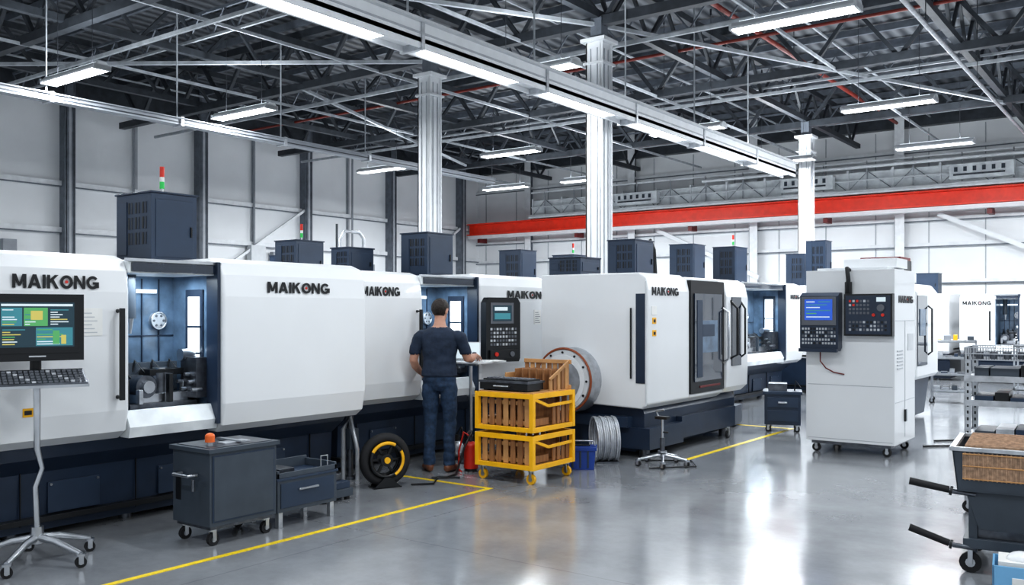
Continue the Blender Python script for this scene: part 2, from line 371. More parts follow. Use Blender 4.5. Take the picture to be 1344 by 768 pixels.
def machine_a(name,loc,rot,L,ua,ub,H=2.08,depth=1.7,boxes=(),logos=(),handle=True,rich=True):
    b=B()
    b.prism([(.38,.05),(.36,.48),(.20,.60),(.12,.74),(depth,.74),(depth,.05)],'x',.05,L-.06,'navy')
    b.box(.02,L-.04,.3,depth,.12,.16,'black')
    for u in [.3+ .9*i for i in range(int(L/.9)+1) if .3+.9*i<L-.1]:
        b.box(u-.004,u+.004,.345,.36,.1,.5,'black'); b.cyl((u,.5,0),(u,.5,.06),.05,'darksteel',10)
        if u+.6<L: 
            b.box(u+.2,u+.6,.35,.37,.17,.40,'navy_lite')
            for q in (.22,.58): b.cyl((u+q,.34,.38),(u+q,.37,.38),.01,'steel',8)
    b.box(0.0,L,.45,depth+.02,.74,.78,'darksteel')
    D=.62
    b.box(ua-.02,ub+.02,D,D+.03,.76,H-.06,'navy_in'); b.box(ua-.001,ua+.012,.05,D,.8,H-.1,'navy_in'); b.box(ub-.012,ub+.001,.12,D,.8,H-.1,'navy_in')
    b.box(ub-.03,ub+.001,-.03,.12,.74,H-.02,'navy')
    b.box(ua,ub,.08,D,.74,.86,'darksteel'); b.prism([(.02,.70),(.0,.78),(.06,.90),(.12,.90),(.14,.70)],'x',ua,ub,'silver')
    b.box(ua,ub,.02,depth,H-.13,H-.03,'silver'); b.box(ua+.02,ub-.02,.0,.03,H-.12,H-.05,'glass_dark'); b.box(ua-.03,ub+.03,.0,.03,H-.045,H-.02,'steel')
    b.box(ua,ub,D+.02,depth,.74,H-.03,'navy')
    W=ub-ua
    b.box(ua+.05*W,ua+.75*W,D-.05,D-.005,H-.27,H-.24,'lamp_soft')
    b.box(ub-.025,ub-.011,.18,.42,.98,H-.24,'navy'); b.box(ub-.03,ub-.02,.22,.38,1.12,H-.30,'lamp_soft')
    for z in(1.3,1.52): b.box(ub-.035,ub-.011,.2,.40,z,z+.018,'navy')
    for i in range(4): b.box(ua+W*(.2+.2*i),ua+W*(.2+.2*i)+.012,D-.012,D,.86,H-.15,'navy')
    for z in (1.15,1.45): b.box(ua,ub,D-.010,D,z,z+.01,'navy')
    if rich:
        cx=ua+W*.78
        b.cyl((cx,D-.04,1.58),(cx,D,1.58),.07,'galv',20); b.torus((cx,D-.04,1.58),(0,1,0),.07,.01,'steel',20,6)
        for k in range(6):
            a=k*math.pi/3; b.cyl((cx+.045*math.cos(a),D-.046,1.58+.045*math.sin(a)),(cx+.045*math.cos(a),D-.038,1.58+.045*math.sin(a)),.010,'darksteel',8)
        b.box(ua+.12,ub-.06,.2,.56,.86,.93,'darksteel'); b.box(ua+.2,ub-.12,.24,.5,.93,1.0,'steel')
        b.cyl((ua+W*.35,.22,1.06),(ua+W*.35,.5,1.06),.09,'darksteel',20); b.cyl((ua+W*.35,.18,1.06),(ua+W*.35,.22,1.06),.05,'steel',14)
        b.cyl((ua+W*.62,.36,1.0),(ua+W*.62,.36,1.16),.10,'darksteel',20); b.cyl((ua+W*.62,.36,1.16),(ua+W*.62,.36,1.2),.06,'steel',14)
        b.box(ua+W*.45,ua+W*.85,.3,.42,1.14,1.19,'black')
        b.box(ua+W*.3,ua+W*.9,.46,.56,1.0,1.24,'cart_grey'); b.cyl((ua+W*.5,.44,1.14),(ua+W*.5,.47,1.14),.06,'steel',16); b.cyl((ua+W*.75,.44,1.14),(ua+W*.75,.47,1.14),.05,'steel',16)
        for k in range(14):
            x=ua+W*(.12+.055*k); y=.15+.3*random.random(); h=.04+.15*random.random()
            b.box(x,x+.035,y,y+.05,.93,1.0+h,random.choice(['steel','darksteel','black','galv','cart_grey']))
        for k in range(4): b.tube([(ua+W*(.15+.2*k),.5,1.0),(ua+W*(.2+.2*k),.45,1.26),(ua+W*(.28+.2*k),.35,1.12)],.010,'black',8)
        b.cyl((ua+W*.95,.3,1.3),(ua+W*.8,.3,1.3),.05,'steel',14)
        b.box(ua+W*.84,ub-.02,.12,.34,.95,1.28,'darksteel')
        for k in range(5): b.cyl((ua+W*.78,.12+.05*k,1.02+.06*(k%3)),(ua+W*.9,.12+.05*k,1.02+.06*(k%3)),.016,'steel',8)
        b.cyl((ua+W*.3,.4,H-.1),(ua+W*.3,.4,1.6),.05,'cart_grey',16); b.cyl((ua+W*.3,.4,1.6),(ua+W*.3,.4,1.48),.035,'steel',14,r2=.015)
    if handle:
        b.tube([(ua-.10,-.0,1.02),(ua-.10,-.06,1.02),(ua-.10,-.06,1.66),(ua-.10,-.0,1.66)],.016,'black',8)
        b.box(ua-.118,ua-.082,-.075,-.05,1.0,1.68,'black')
    for bx in boxes: ebox(b,*bx[:4],H-.02,bx[4],bx[5])
    ob=b.done(name,loc,rot,bevel=.005,seg=1)
    h=B()
    pr=[(depth,.72),(.12,.70),(.03,.76),(0,.92),(0,H-.28),(.02,H-.12),(.07,H-.03),(.17,H),(depth,H)]
    h.prism(pr,'x',0,ua,'white_paint')
    pr2=[(depth,.70),(.06,.66),(-.02,.72),(-.06,.90),(-.06,H-.30),(-.04,H-.12),(.01,H-.02),(.12,H+.02),(depth,H+.02)]
    h.prism(pr2,'x',ub,L,'white_paint')
    h.done('housing',(0,0,0),0,bevel=.035,seg=4,parent=ob)
    for (cx,w,side) in logos: logo(ob,cx,(-.06 if side else 0)-.001,1.865 if H<2.15 else 1.95,w)
    return ob
M1=machine_a('cnc_machine',(-6.4,2.0,0),90,4.25,1.84,2.62,boxes=[(2.39,2.83,.6,1.13,2.66,True)],logos=[(1.285,.61,0),(3.42,.70,1)])
M2=machine_a('cnc_machine',(-6.65,6.45,0),90,3.35,.95,1.88,boxes=[(1.75,2.22,.65,1.08,2.6,False),(1.0,1.4,1.2,1.5,2.4,False)],logos=[(.31,.54,0),(2.82,.85,1)])
M4=machine_a('cnc_machine',(-6.2,13.3,0),90,4.8,1.9,3.9,H=2.2,boxes=[(1.45,1.95,.75,1.2,2.84,False),(3.3,3.9,.75,1.2,2.9,True)],logos=[(4.3,.5,1)])
M5=machine_a('cnc_machine',(-5.6,18.6,0),90,3.4,1.0,2.0,H=2.2,boxes=[(.1,.5,.3,.7,3.1,False),(.9,1.4,1.0,1.4,2.9,False)],depth=1.5)
machine_a('cnc_machine',(-9.5,7.0,0),90,3.6,1.2,2.1,boxes=[(1.45,1.95,.45,.9,2.65,True)])
machine_a('cnc_machine',(-9.6,13.4,0),90,3.6,1.2,2.1,boxes=[(.3,.8,.3,.8,2.8,False),(2.1,2.6,.3,.8,2.8,True)],depth=1.4)
machine_a('cnc_machine',(-13.6,10.2,0),90,3.6,1.2,2.1,boxes=[(1.45,1.95,.45,.9,2.75,False),(.2,.6,.45,.9,2.6,False)])
machine_a('cnc_machine',(-4.3,23.5,0),0,2.7,.75,1.25,boxes=[],logos=[(.37,.6,0)])
machine_a('cnc_machine',(-7.0,23.7,0),0,2.45,.6,1.3,boxes=[(1.6,2.1,.5,.9,2.6,False)],logos=[(1.9,.5,1)])
b=B()
b.box(1.46,1.62,-.004,0,1.48,1.68,'paper')
for k in range(6): b.box(1.48,1.58-.02*(k%3),-.005,-.004,1.5+.028*k,1.507+.028*k,'key_light')
b.box(1.05,1.12,-.004,.0,.93,.99,'yellow'); b.box(1.06,1.11,-.005,-.003,.945,.975,'black')
b.done('safety_notice',parent=M1)
b=B(); b.box(2.95,3.1,-.066,-.06,1.5,1.68,'paper'); 
for k in range(6): b.box(2.97,3.08-.02*(k%3),-.067,-.066,1.52+.025*k,1.526+.025*k,'key')
b.done('safety_notice',parent=M2)
for M,u,W,e in ((M1,2.2,.5,8),(M2,1.4,.5,8),(M4,2.9,1.4,18)):
    ld=bpy.data.lights.new('machine_lamp','AREA'); ld.shape='RECTANGLE'; ld.size=W; ld.size_y=.1; ld.energy=e; ld.color=(.82,.93,1)
    lo=bpy.data.objects.new('machine_lamp',ld); COL.objects.link(lo); lo.location=(u,.25,1.93); lo.parent=M

b=B()
Ht=2.1; L3=2.75; D3=1.45
b.prism([(.22,.06),(.10,.30),(.10,.50),(.16,.62),(D3,.62),(D3,.06)],'x',.10,L3-.1,'navy')
b.box(.04,.9,.0,.9,.10,.34,'navy'); b.box(-.02,.85,.25,1.1,.34,.46,'navy_lite')
b.box(.9,2.5,.02,.3,.14,.4,'navy')
for u,v in ((.2,.15),(.2,1.2),(2.4,.15),(2.4,1.2)): b.cyl((u,v,0),(u,v,.1),.06,'darksteel',12)
b.caster(2.2,.0,.05,'rubber',.15)
b.box(1.06,2.04,-.02,.06,.66,Ht-.06,'black')
b.box(1.14,1.95,-.035,-.02,.80,1.88,'glass_dark')
b.box(1.3,1.8,-.04,-.034,1.15,1.55,'navy_in'); b.box(1.35,1.7,-.043,-.04,1.35,1.5,'navy_lite'); b.box(1.2,1.35,-.042,-.034,.85,1.8,'navy_lite')
b.box(1.3,1.9,-.03,-.02,.72,.745,'darkred')  # red glow at the door bottom, painted as a dark red strip
b.tube([(2.0,-.03,1.0),(2.0,-.10,1.05),(2.0,-.10,1.65),(2.0,-.03,1.7)],.016,'steel',8)
b.tube([(2.16,-.05,1.05),(2.2,-.14,1.1),(2.2,-.14,1.7),(2.16,-.05,1.8)],.018,'black',8)
b.tube([(2.5,-.05,1.05),(2.5,-.12,1.1),(2.5,-.12,1.7),(2.5,-.05,1.8)],.014,'black',8)
b.box(2.18,2.48,-.075,-.055,.95,1.85,'glass_dark')
b.box(-.012,0,.03,.15,.85,1.86,'navy'); b.box(-.03,-.01,.20,.215,.90,1.70,'black'); b.box(-.014,0,.018,.03,.6,2.0,'offwhite')
for z in (1.52,1.38): b.box(.10,.19,-.006,0,z,z+.07,'yellow'); b.box(.12,.17,-.008,-.005,z+.015,z+.05,'black')
b.box(.08,.2,-.006,0,1.62,1.72,'paper')
ebox(b,.1,.55,.95,1.4,Ht-.02,2.30,False); ebox(b,1.25,1.75,.85,1.25,Ht-.02,2.58,False)
b.tube([(1.8,1.0,2.1),(1.85,1.0,2.55),(1.95,1.0,2.62),(2.05,1.0,2.5),(2.1,1.0,2.1)],.03,'black',8)
b.cyl((-.22,.98,.86),(.05,.98,.86),.38,'galv',40); b.torus((-.22,.98,.86),(1,0,0),.37,.014,'brownring',40,8)
b.cyl((-.242,.98,.86),(-.22,.98,.86),.35,'offwhite',40); b.cyl((-.250,.98,.86),(-.24,.98,.86),.30,'white_steel',40); b.cyl((-.258,.98,.86),(-.248,.98,.86),.24,'galv',40)
for k in range(12):
    a=k*math.pi/6; b.cyl((-.252,.98+.325*math.cos(a),.86+.325*math.sin(a)),(-.24,.98+.325*math.cos(a),.86+.325*math.sin(a)),.014,'black',8)
b.cyl((-.28,.98,.86),(-.25,.98,.86),.08,'darksteel',20)
M3=b.done('cnc_machining_center',(-4.85,9.14,0),90,bevel=.005,seg=1)
h=B()
h.prism([(D3,.60),(.08,.56),(.0,.62),(0,.9),(0,Ht-.2),(.03,Ht-.06),(.12,Ht),(D3,Ht)],'x',0,1.06,'white_paint')
h.prism([(D3,.60),(.08,.56),(.0,.62),(0,.66),(.1,.66),(D3,.66)],'x',1.06,2.04,'white_paint')
h.box(1.06,2.04,.06,D3,.66,Ht-.02,'white_paint')
h.prism([(D3,.60),(.04,.60),(-.05,.68),(-.06,.9),(-.06,Ht-.25),(-.02,Ht-.08),(.08,Ht-.02),(D3,Ht-.02)],'x',2.04,L3,'white_paint')
h.done('housing',bevel=.035,seg=4,parent=M3)
logo(M3,.42,-.001,1.89,.66)

b=B(); b.prism([(.2,.05),(.12,.66),(1.5,.66),(1.5,.05)],'x',.05,1.35,'navy'); b.box(.0,.62,-.01,0,.85,1.9,'glass_dark'); b.box(.1,.45,-.02,-.01,1.3,1.7,'navy_in')
b.box(.3,.9,.3,.9,2.08,2.5,'darkred'); b.box(.32,.88,.28,.3,2.15,2.45,'black')
b.tube([(.68,-.0,1.0),(.68,-.06,1.05),(.68,-.06,1.7),(.68,0,1.75)],.014,'black',8)
M6=b.done('cnc_machining_center',(-3.2,14.4,0),90,bevel=.005,seg=1)
h=B(); h.prism([(1.55,.66),(.05,.64),(0,.7),(0,1.95),(.1,2.08),(1.55,2.08)],'x',0,1.4,'white_paint'); h.done('housing',bevel=.03,seg=3,parent=M6)

# ------------------------------------------------------------------ operator control pendant on M2
def keypad(b,x0,x1,z0,z1,y,nx,nz,mats=('key','key_light')):
    w=(x1-x0)/nx;h=(z1-z0)/nz
    for i in range(nx):
        for j in range(nz):
            b.box(x0+w*(i+.18),x0+w*(i+.82),y-.006,y,z0+h*(j+.2),z0+h*(j+.8),random.choice(mats))
b=B()
b.prism([(-.22,1.08),(.22,1.08),(.24,1.12),(.24,1.76),(.2,1.82),(-.2,1.82),(-.24,1.76),(-.24,1.12)],'y',0,.11,'black')
b.box(-.18,.14,-.008,0,1.52,1.76,'key'); b.box(-.15,.11,-.012,-.006,1.55,1.73,'screen'); b.box(-.13,.05,-.014,-.012,1.67,1.71,'screen_white'); b.box(-.13,.09,-.014,-.012,1.57,1.64,'screen_teal')
keypad(b,-.19,.19,1.26,1.48,0,9,5)
b.box(-.2,.2,-.03,0,1.12,1.22,'black'); b.cyl((-.12,-.045,1.17),(-.12,-.03,1.17),.025,'red',12); b.cyl((.1,-.045,1.17),(.1,-.03,1.17),.03,'key',12)
b.cyl((0,.1,1.5),(0,.24,1.5),.05,'black',12)
b.done('operator_panel',(-6.33,8.42,0),72,bevel=.006)
b=B()
W,D,H=1.0,.95,2.14
b.box(0,W,0,D,.14,H,'white_paint')
b.box(.05,.95,.05,.9,.10,.14,'darksteel')
for x,y in ((.1,.08),(.9,.08),(.1,.87),(.9,.87)): b.caster(x,y,.05,'rubber',.13)
b.box(.02,.98,-.004,0,.80,.806,'seam'); b.box(.02,.98,-.004,0,.17,.176,'seam')
for z in (.62,1.55): b.box(W,W+.004,.03,D-.03,z,z+.008,'key_light')
b.box(W,W+.004,.46,.468,.2,1.55,'key_light'); b.box(W,W+.02,.43,.45,.38,.52,'black'); b.box(W,W+.015,.50,.52,.38,.52,'steel')
b.box(W,W+.006,.6,.85,1.2,1.4,'offwhite')
for k in range(6): b.box(W,W+.008,.1,.35,1.0+.04*k,1.015+.04*k,'key_light')
b.box(.1,.9,.1,.85,H,H+.03,'offwhite'); b.box(.35,.95,.3,.8,H+.03,H+.14,'white_paint')
b.prism([(-.16,1.2),(-.16,1.84),(-.08,1.88),(0,1.88),(0,1.24),(-.06,1.2)],'x',-.02,.42,'navy')
b.box(.0,.40,-.172,-.16,1.5,1.83,'key'); b.box(.04,.36,-.178,-.17,1.56,1.80,'screen_blue')
for (x0,x1,z,m) in ((.06,.16,1.765,'screen_white'),(.2,.34,1.765,'screen_teal'),(.06,.30,1.73,'screen_teal'),(.06,.22,1.70,'screen_white'),(.06,.34,1.665,'screen_teal'),(.06,.18,1.63,'screen_green'),(.06,.33,1.59,'screen_white')): b.box(x0,x1,-.18,-.177,z,z+.012,m)
keypad(b,.0,.40,1.27,1.48,-.16,12,5,('key_light','key','key_light','black'))
b.box(-.02,.42,-.21,-.15,1.19,1.23,'navy')
b.box(.47,1.0,-.10,0,1.38,1.86,'black'); b.box(.49,.98,-.106,-.1,1.40,1.84,'navy')
keypad(b,.52,.76,1.62,1.80,-.104,6,4,('key','key_light','key','key','key','red')); keypad(b,.52,.95,1.43,1.56,-.104,11,3,('key','key_light','key','black'))
b.cyl((.88,-.13,1.7),(.88,-.1,1.7),.04,'key',16); b.cyl((.80,-.12,1.62),(.80,-.1,1.62),.018,'red',12); b.cyl((.90,-.12,1.62),(.90,-.1,1.62),.018,'red',12)
b.box(.83,.93,-.11,-.1,1.77,1.82,'screen_white')
b.tube([(.5,0,2.14),(.5,-.08,2.16),(.52,-.1,2.02),(.5,-.06,1.88)],.025,'black',8); b.cyl((.5,-.03,1.84),(.5,-.03,2.0),.04,'black',10)
b.tube([(.2,-.1,1.2),(.2,-.1,1.08),(.25,-.06,1.0),(.33,-.02,.95),(.45,-.02,.93)],.008,'darkred',6)
CC=b.done('control_cabinet',(-3.65,10.85,0),0,bevel=.008)
logo(CC,W+.002,.50,1.80,.66,.085,rot=90)

# ------------------------------------------------------------------ pedestal computer terminal
b=B()
for k in range(5):
    a=R(20+72*k); e=(.36*math.cos(a),.36*math.sin(a))
    b.tube([(0,0,.17),(e[0]*.4,e[1]*.4,.155),(e[0],e[1],.09)],[.028,.024,.016],'steel',8)
    b.caster(e[0],e[1],.035,'rubber',.09)
b.cyl((0,0,.13),(0,0,.24),.04,'steel',16)
b.tube([(0,0,.24),(-.01,0,.5),(.03,0,.62),(.0,0,.75),(0,.0,1.0),(0,.02,1.22)],[.02,.018,.016,.02,.022,.022],'steel',10)
b.box(-.30,.28,-.24,.10,1.165,1.185,'steel')
b.prism([(-.26,1.185),(-.26,1.198),(-.04,1.275),(-.04,1.185)],'x',-.29,.27,'darksteel')
for j in range(5):
    for i in range(17):
        y=-.25+.04*j; z=1.200+.0145*j; b.box(-.28+.032*i,-.256+.032*i,y,y+.030,z,z+.012,'key_light' if (i+j)%7==0 else 'key')
b.box(-.12,.12,-.0,.14,1.185,1.25,'black'); b.cyl((0,.08,1.24),(0,.08,1.36),.035,'black',12)
b.prism([(-.02,1.33),(-.02,1.77),(.05,1.77),(.13,1.68),(.13,1.42),(.05,1.33)],'x',-.28,.28,'black')
b.box(-.25,.25,-.026,-.02,1.38,1.745,'black'); b.box(-.22,.22,-.029,-.025,1.42,1.715,'screen')
rr=random.Random(5)
b.box(-.21,.21,-.031,-.029,1.69,1.705,'screen_white')
for (x0,x1,z0,z1,bg) in ((-.21,-.09,1.56,1.68,'screen_teal'),(-.08,.06,1.56,1.68,'screen_green'),(.07,.21,1.56,1.68,'screen'),(-.21,-.02,1.43,1.55,'screen'),(-.01,.21,1.43,1.55,'screen_teal')):
    b.box(x0,x1,-.0305,-.029,z0,z1,bg)
    for k in range(7):
        w=(x1-x0)*(.2+.6*rr.random()); z=z0+.008+(z1-z0-.01)*k/7; b.box(x0+.006,x0+.006+w,-.032,-.0305,z,z+.007,rr.choice(['screen_green','screen_white','screen_yellow','screen_teal']))
b.box(-.04,.03,-.033,-.0305,1.60,1.66,'screen_yellow'); b.box(.09,.13,-.033,-.0305,1.44,1.53,'screen_green'); b.box(.14,.17,-.033,-.0305,1.44,1.50,'screen_yellow')
b.box(-.05,.05,-.028,-.02,1.355,1.365,'key_light')
b.done('computer_terminal_stand',(-6.10,3.00,0),70,bevel=.002,seg=1)

# ------------------------------------------------------------------ tool cabinet + drawer box
b=B()
b.box(0,.58,0,.44,.14,.66,'cart_grey'); b.box(-.02,.60,-.02,.46,.66,.69,'cart_grey'); b.box(0.02,.56,.02,.42,.69,.695,'darksteel')
b.box(.02,.56,-.006,0,.17,.64,'navy_lite'); b.box(.03,.55,-.009,-.006,.18,.63,'cart_grey')
b.cyl((.1,.14,.69),(.1,.14,.72),.02,'galv',12); b.cyl((.1,.14,.72),(.1,.14,.76),.035,'orange',16); b.sph((.1,.14,.76),.035,.035,.025,'orange')
b.box(.2,.42,.1,.2,.695,.705,'galv'); b.box(.3,.34,.05,.35,.70,.715,'steel')
b.tube([(-.02,.3,.5),(-.09,.3,.5),(-.09,.12,.5),(-.02,.12,.5)],.012,'steel',8); b.cyl((-.08,.08,.48),(-.08,.08,.40),.012,'darksteel',8)
b.box(-.005,0,.34,.40,.3,.5,'black')
b.box(.02,.56,.02,.42,.115,.14,'darksteel')
for x,y in ((.06,.05),(.52,.05),(.06,.38),(.52,.38)): b.caster(x,y,.045,'rubber',.12)
b.done('tool_cabinet',(-5.50,3.90,0),90,bevel=.005)
b=B()
b.box(0,.60,0,.38,.12,.36,'cart_grey'); b.box(-.01,.61,-.01,.39,.36,.38,'navy_lite')
b.box(.03,.57,-.006,0,.15,.34,'navy_lite'); b.box(.2,.4,-.02,-.006,.27,.285,'steel')
for x in (0,.58): b.box(x,x+.02,0,.38,.38,.44,'cart_grey')
b.box(0,.6,.36,.38,.38,.46,'cart_grey'); b.box(.0,.6,0,.015,.38,.42,'cart_grey'); b.box(.1,.25,.1,.3,.38,.43,'darksteel')
for x in(.02,.54):
    for y in (.01,.33): b.box(x,x+.04,y,y+.04,0,.12,'galv')
b.tube([(.45,.02,.42),(.45,.02,.5),(.52,.02,.5),(.52,.02,.42)],.006,'steel',6)
b.done('drawer_unit',(-5.56,4.54,0),90,bevel=.004)
b=B(); b.box(0,.35,0,.4,.03,.10,'cart_grey'); b.box(.02,.33,.02,.38,.10,.16,'navy_lite'); b.box(0.1,.3,.1,.3,.16,.22,'darksteel')
for x in(.02,.28):
    for y in(.03,.33): b.cyl((x+.02,y,0),(x+.02,y,.03),.025,'rubber',10)
b.done('machine_foot_pedal',(-5.95,5.35,0),90,bevel=.005)

b=B()
b.torus((0,0,.26),(1,0,0),.205,.048,'rubber',36,12)
for q in(-.05,.05): b.torus((q,0,.26),(1,0,0),.155,.018,'black',30,8)
for a0 in (-60,60):
    pts=[(.058,.16*math.cos(R(a0+a)),.26+.16*math.sin(R(a0+a))) for a in range(0,100,10)]; b.tube(pts,.017,'yellow',8)
b.cyl((-.06,0,.26),(.06,0,.26),.06,'black',20); b.cyl((.06,0,.26),(.075,0,.26),.03,'yellow',16)
for k in range(6): a=R(60*k); b.beam((0,0,.26),(0,.19*math.cos(a),.26+.19*math.sin(a)),.03,.02,'black')
b.prism([(-.14,0),(.14,0),(.03,.10),(-.03,.10)],'x',-.08,-.06,'black'); b.prism([(-.14,0),(.14,0),(.03,.10),(-.03,.10)],'x',.06,.08,'black'); b.box(-.08,.08,-.14,.14,0,.012,'black')
b.done('hose_reel',(-6.10,6.25,0),-25)
b=B(); b.tube([(0,0,0),(0,0,.9),(0,.05,1.2)],.035,'darksteel',10); b.tube([(.0,-.09,.0),(.0,-.09,.5),(.05,-.05,.62),(.1,.0,.3),(.1,0,0)],.022,'galv',8); b.box(-.06,.06,-.06,.06,.3,.5,'cart_grey')
b.cyl((0,0,0),(0,0,.03),.07,'darksteel',12)
b.done('coolant_pipe',(-6.68,6.355,0))

# ------------------------------------------------------------------ yellow cart
b=B(); X,Y=.70,.74
def yframe(z0,z1):
    for (x0,x1,y0,y1) in ((0,X,0,.03),(0,X,Y-.03,Y),(0,.03,0,Y),(X-.03,X,0,Y)):
        b.box(x0,x1,y0,y1,z0,z0+.045,'yellow'); b.box(x0,x1,y0,y1,z1-.05,z1,'yellow')
    for x in (0,X-.04):
        for y in (0,Y-.04): b.box(x-.003,x+.043,y-.003,y+.043,z0,z1,'yellow')
    b.box(.02,X-.02,.02,Y-.02,z0+.02,z0+.04,'wood_lite')
for z0,z1 in ((.14,.47),(.50,.87)):
    yframe(z0,z1)
    n=7
    for i in range(n):
        x=.05+(X-.1)*i/n; 
        for y in (.04,Y-.055): b.box(x+.010,x+(X-.1)/n-.016,y,y+.015,z0+.045,z1-.05,'wood' if i%3 else 'wood_lite')
    b.box(.04,X-.04,.056,.068,z0+.06,z0+.10,'wood_lite'); b.box(.04,X-.04,.056,.068,z1-.12,z1-.08,'wood_lite')
    for x in (.25,.5): b.box(x-.012,x+.012,.07,Y-.06,z0+.045,z1-.09,'wood')
    for i in range(4):
        y=.40+.32*i/4; b.box(X-.055,X-.04,y,y+.055,z0+.045,z1-.11,'wood')
    b.box(.05,X-.06,.08,.36,z0+.05,z0+.12,'wood')
    b.beam((X-.015,.04,z1-.05),(X-.015,.28,z1-.13),.02,.03,'yellow'); b.beam((X-.015,.28,z1-.13),(X-.015,Y-.04,z1-.12),.02,.03,'yellow')
for x,y in ((.06,.06),(X-.06,.06),(.06,Y-.06),(X-.06,Y-.06)): b.caster(x,y,.05,'yellow',.14)
b.box(.03,X-.03,.03,Y-.03,.86,.88,'wood_lite')
z0=.88
for i in range(8):
    x=.12+.070*i; b.box(x,x+.050,Y-.06,Y-.045,z0,z0+.28,'wood_lite' if i%2 else 'wood')
b.box(.12,X,Y-.075,Y-.06,z0+.25,z0+.29,'wood_lite'); b.box(.12,X,Y-.075,Y-.06,z0,z0+.04,'wood_lite')
for i in range(5):
    y=.34+.07*i; b.box(X-.05,X-.035,y,y+.05,z0,z0+.10+.035*i,'wood' if i%2 else 'wood_lite')
b.beam((X-.03,.33,z0+.11),(X-.03,Y-.05,z0+.28),.02,.03,'wood_lite')
for i in range(6): b.box(.18+.085*i,.200+.085*i,.42,.67,z0,z0+.2,'wood')
b.box(.12,.14,.33,Y-.05,z0,z0+.16,'wood_lite')
b.done('wooden_crate_trolley',(-5.69,7.10,0),0,bevel=.003,seg=1)
b=B(); b.box(0,.58,0,.27,.012,.08,'black'); b.box(-.01,.59,-.01,.28,.08,.10,'darksteel'); b.box(.02,.56,.03,.24,.10,.115,'black')
for k in range(10): b.box(.04+.052*k,.07+.052*k,.06,.2,.115,.125,'key')
b.tube([(.2,-.01,.05),(.2,-.04,.05),(.38,-.04,.05),(.38,-.01,.05)],.007,'steel',6)
for x in(.03,.5): b.box(x,x+.05,.02,.25,0,.012,'rubber')
b.done('toolbox',(-5.66,7.14,.881),0,bevel=.004)

b=B()
for k in range(5):
    a=R(10+72*k); e=(.27*math.cos(a),.27*math.sin(a)); b.tube([(0,0,.12),(e[0],e[1],.075)],[.024,.014],'steel',8); b.caster(e[0],e[1],.03,'rubber',.075)
b.cyl((0,0,.08),(0,0,.3),.026,'darksteel',14); b.cyl((0,0,.3),(0,0,.5),.015,'steel',12); b.cyl((0,0,.14),(0,0,.16),.05,'steel',14)
b.box(-.07,.07,-.04,.04,.5,.53,'black'); b.tube([(-.05,0,.53),(-.07,0,.58),(.02,0,.6)],.012,'steel',8)
b.cyl((0,0,.36),(.07,0,.36),.01,'black',8)
b.done('instrument_stand',(-4.55,8.90,0),0)
b=B()
for i in range(11): b.torus((0,-.12+.023*i,.258+.002*(i%2)),(0,1,.02),.238-.006*(i%3),.0125,'galv',40,8)
b.box(-.12,.12,-.12,.13,0,.02,'darksteel')
b.done('hose_coil',(-5.17,8.74,0),-46)
b=B()
b.prism([(-.14,0),(.14,0),(.16,.22),(-.16,.22)],'y',-.11,.11,'blue'); b.box(-.17,.17,-.125,.125,.2,.235,'blue'); b.box(-.1,.1,-.02,.02,.235,.25,'black')
for x in(-.08,0,.08): b.box(x-.01,x+.01,-.12,-.11,.02,.2,'navy_lite')
b.tube([(-.15,0,.24),(-.13,0,.29),(.13,0,.29),(.15,0,.24)],.008,'galv',6)
b.done('plastic_crate',(-5.17,8.24,0),30,bevel=.004)
b=B()
b.cyl((0,0,.03),(0,0,.26),.075,'red',20); b.sph((0,0,.26),.075,.075,.05,'red'); b.cyl((0,0,0),(0,0,.03),.065,'black',16); b.cyl((0,0,.3),(0,0,.36),.02,'darksteel',10)
b.tube([(0,0,.35),(.05,-.05,.42),(.02,-.14,.25),(-.04,-.16,.05),(.05,-.3,.015),(.1,-.5,.015),(-.02,-.6,.015)],.011,'black',6); b.torus((-.02,.0,.38),(0,1,0),.03,.006,'steel',14,6)
b.tube([(0,0,.35),(-.08,-.02,.40),(-.13,-.04,.2),(-.10,-.08,.02),(.0,-.16,.015)],.010,'red',6)
b.done('air_tank',(-6.00,7.42,0))
b=B(); b.sph((0,0,.12),.09,.09,.10,'galv'); b.cyl((0,0,0),(0,0,.04),.07,'black',16); b.cyl((0,0,.2),(0,0,.28),.04,'black',12); b.tube([(0,0,.27),(.03,.05,.36),(.0,.12,.2)],.012,'black',6)
b.done('dust_separator',(-6.60,7.90,0))
b=B()
b.box(0,.50,0,.42,1.10,1.12,'offwhite'); b.beam((.25,.40,1.08),(.25,.46,1.08),.06,.04,'darksteel'); b.beam((.25,.21,1.08),(.25,.42,1.08),.05,.03,'darksteel')
b.cyl((.25,.3,.0),(.25,.3,1.09),.02,'steel',10); b.cyl((.25,.3,0),(.25,.3,.02),.12,'darksteel',16)
b.done('work_tray',(-6.02,7.56,0),90,bevel=.003)
b=B(); b.box(-.15,.15,-.1,.1,0,.015,'steel')
for i in range(11):
    for j in range(4): b.box(-.135+.0245*i,-.115+.0245*i,-.05+.03*j,-.028+.03*j,.015,.018,'black')
b.prism([(.1,.01),(.108,.01),(.16,.2),(.152,.2)],'x',-.15,.15,'steel'); b.prism([(.1,.025),(.101,.022),(.150,.19),(.149,.19)],'x',-.14,.14,'screen_white')
b.done('laptop_computer',(-6.33,7.76,1.121),40)
b=B()
for i,(x,y,a) in enumerate(((0,0,5),(.03,.05,18),(-.02,.08,-12))):
    b.M=Matrix.Translation((x,y,.0015*i))@Matrix.Rotation(R(a),4,'Z'); b.box(-.07,.07,-.11,.11,0,.001,'paper')
    for k in range(7): b.box(-.055,.05-.02*(k%3),-.09+.028*k,-.085+.028*k,.001,.0013,'key')
b.done('paper_sheets',(-6.10,7.86,1.121))

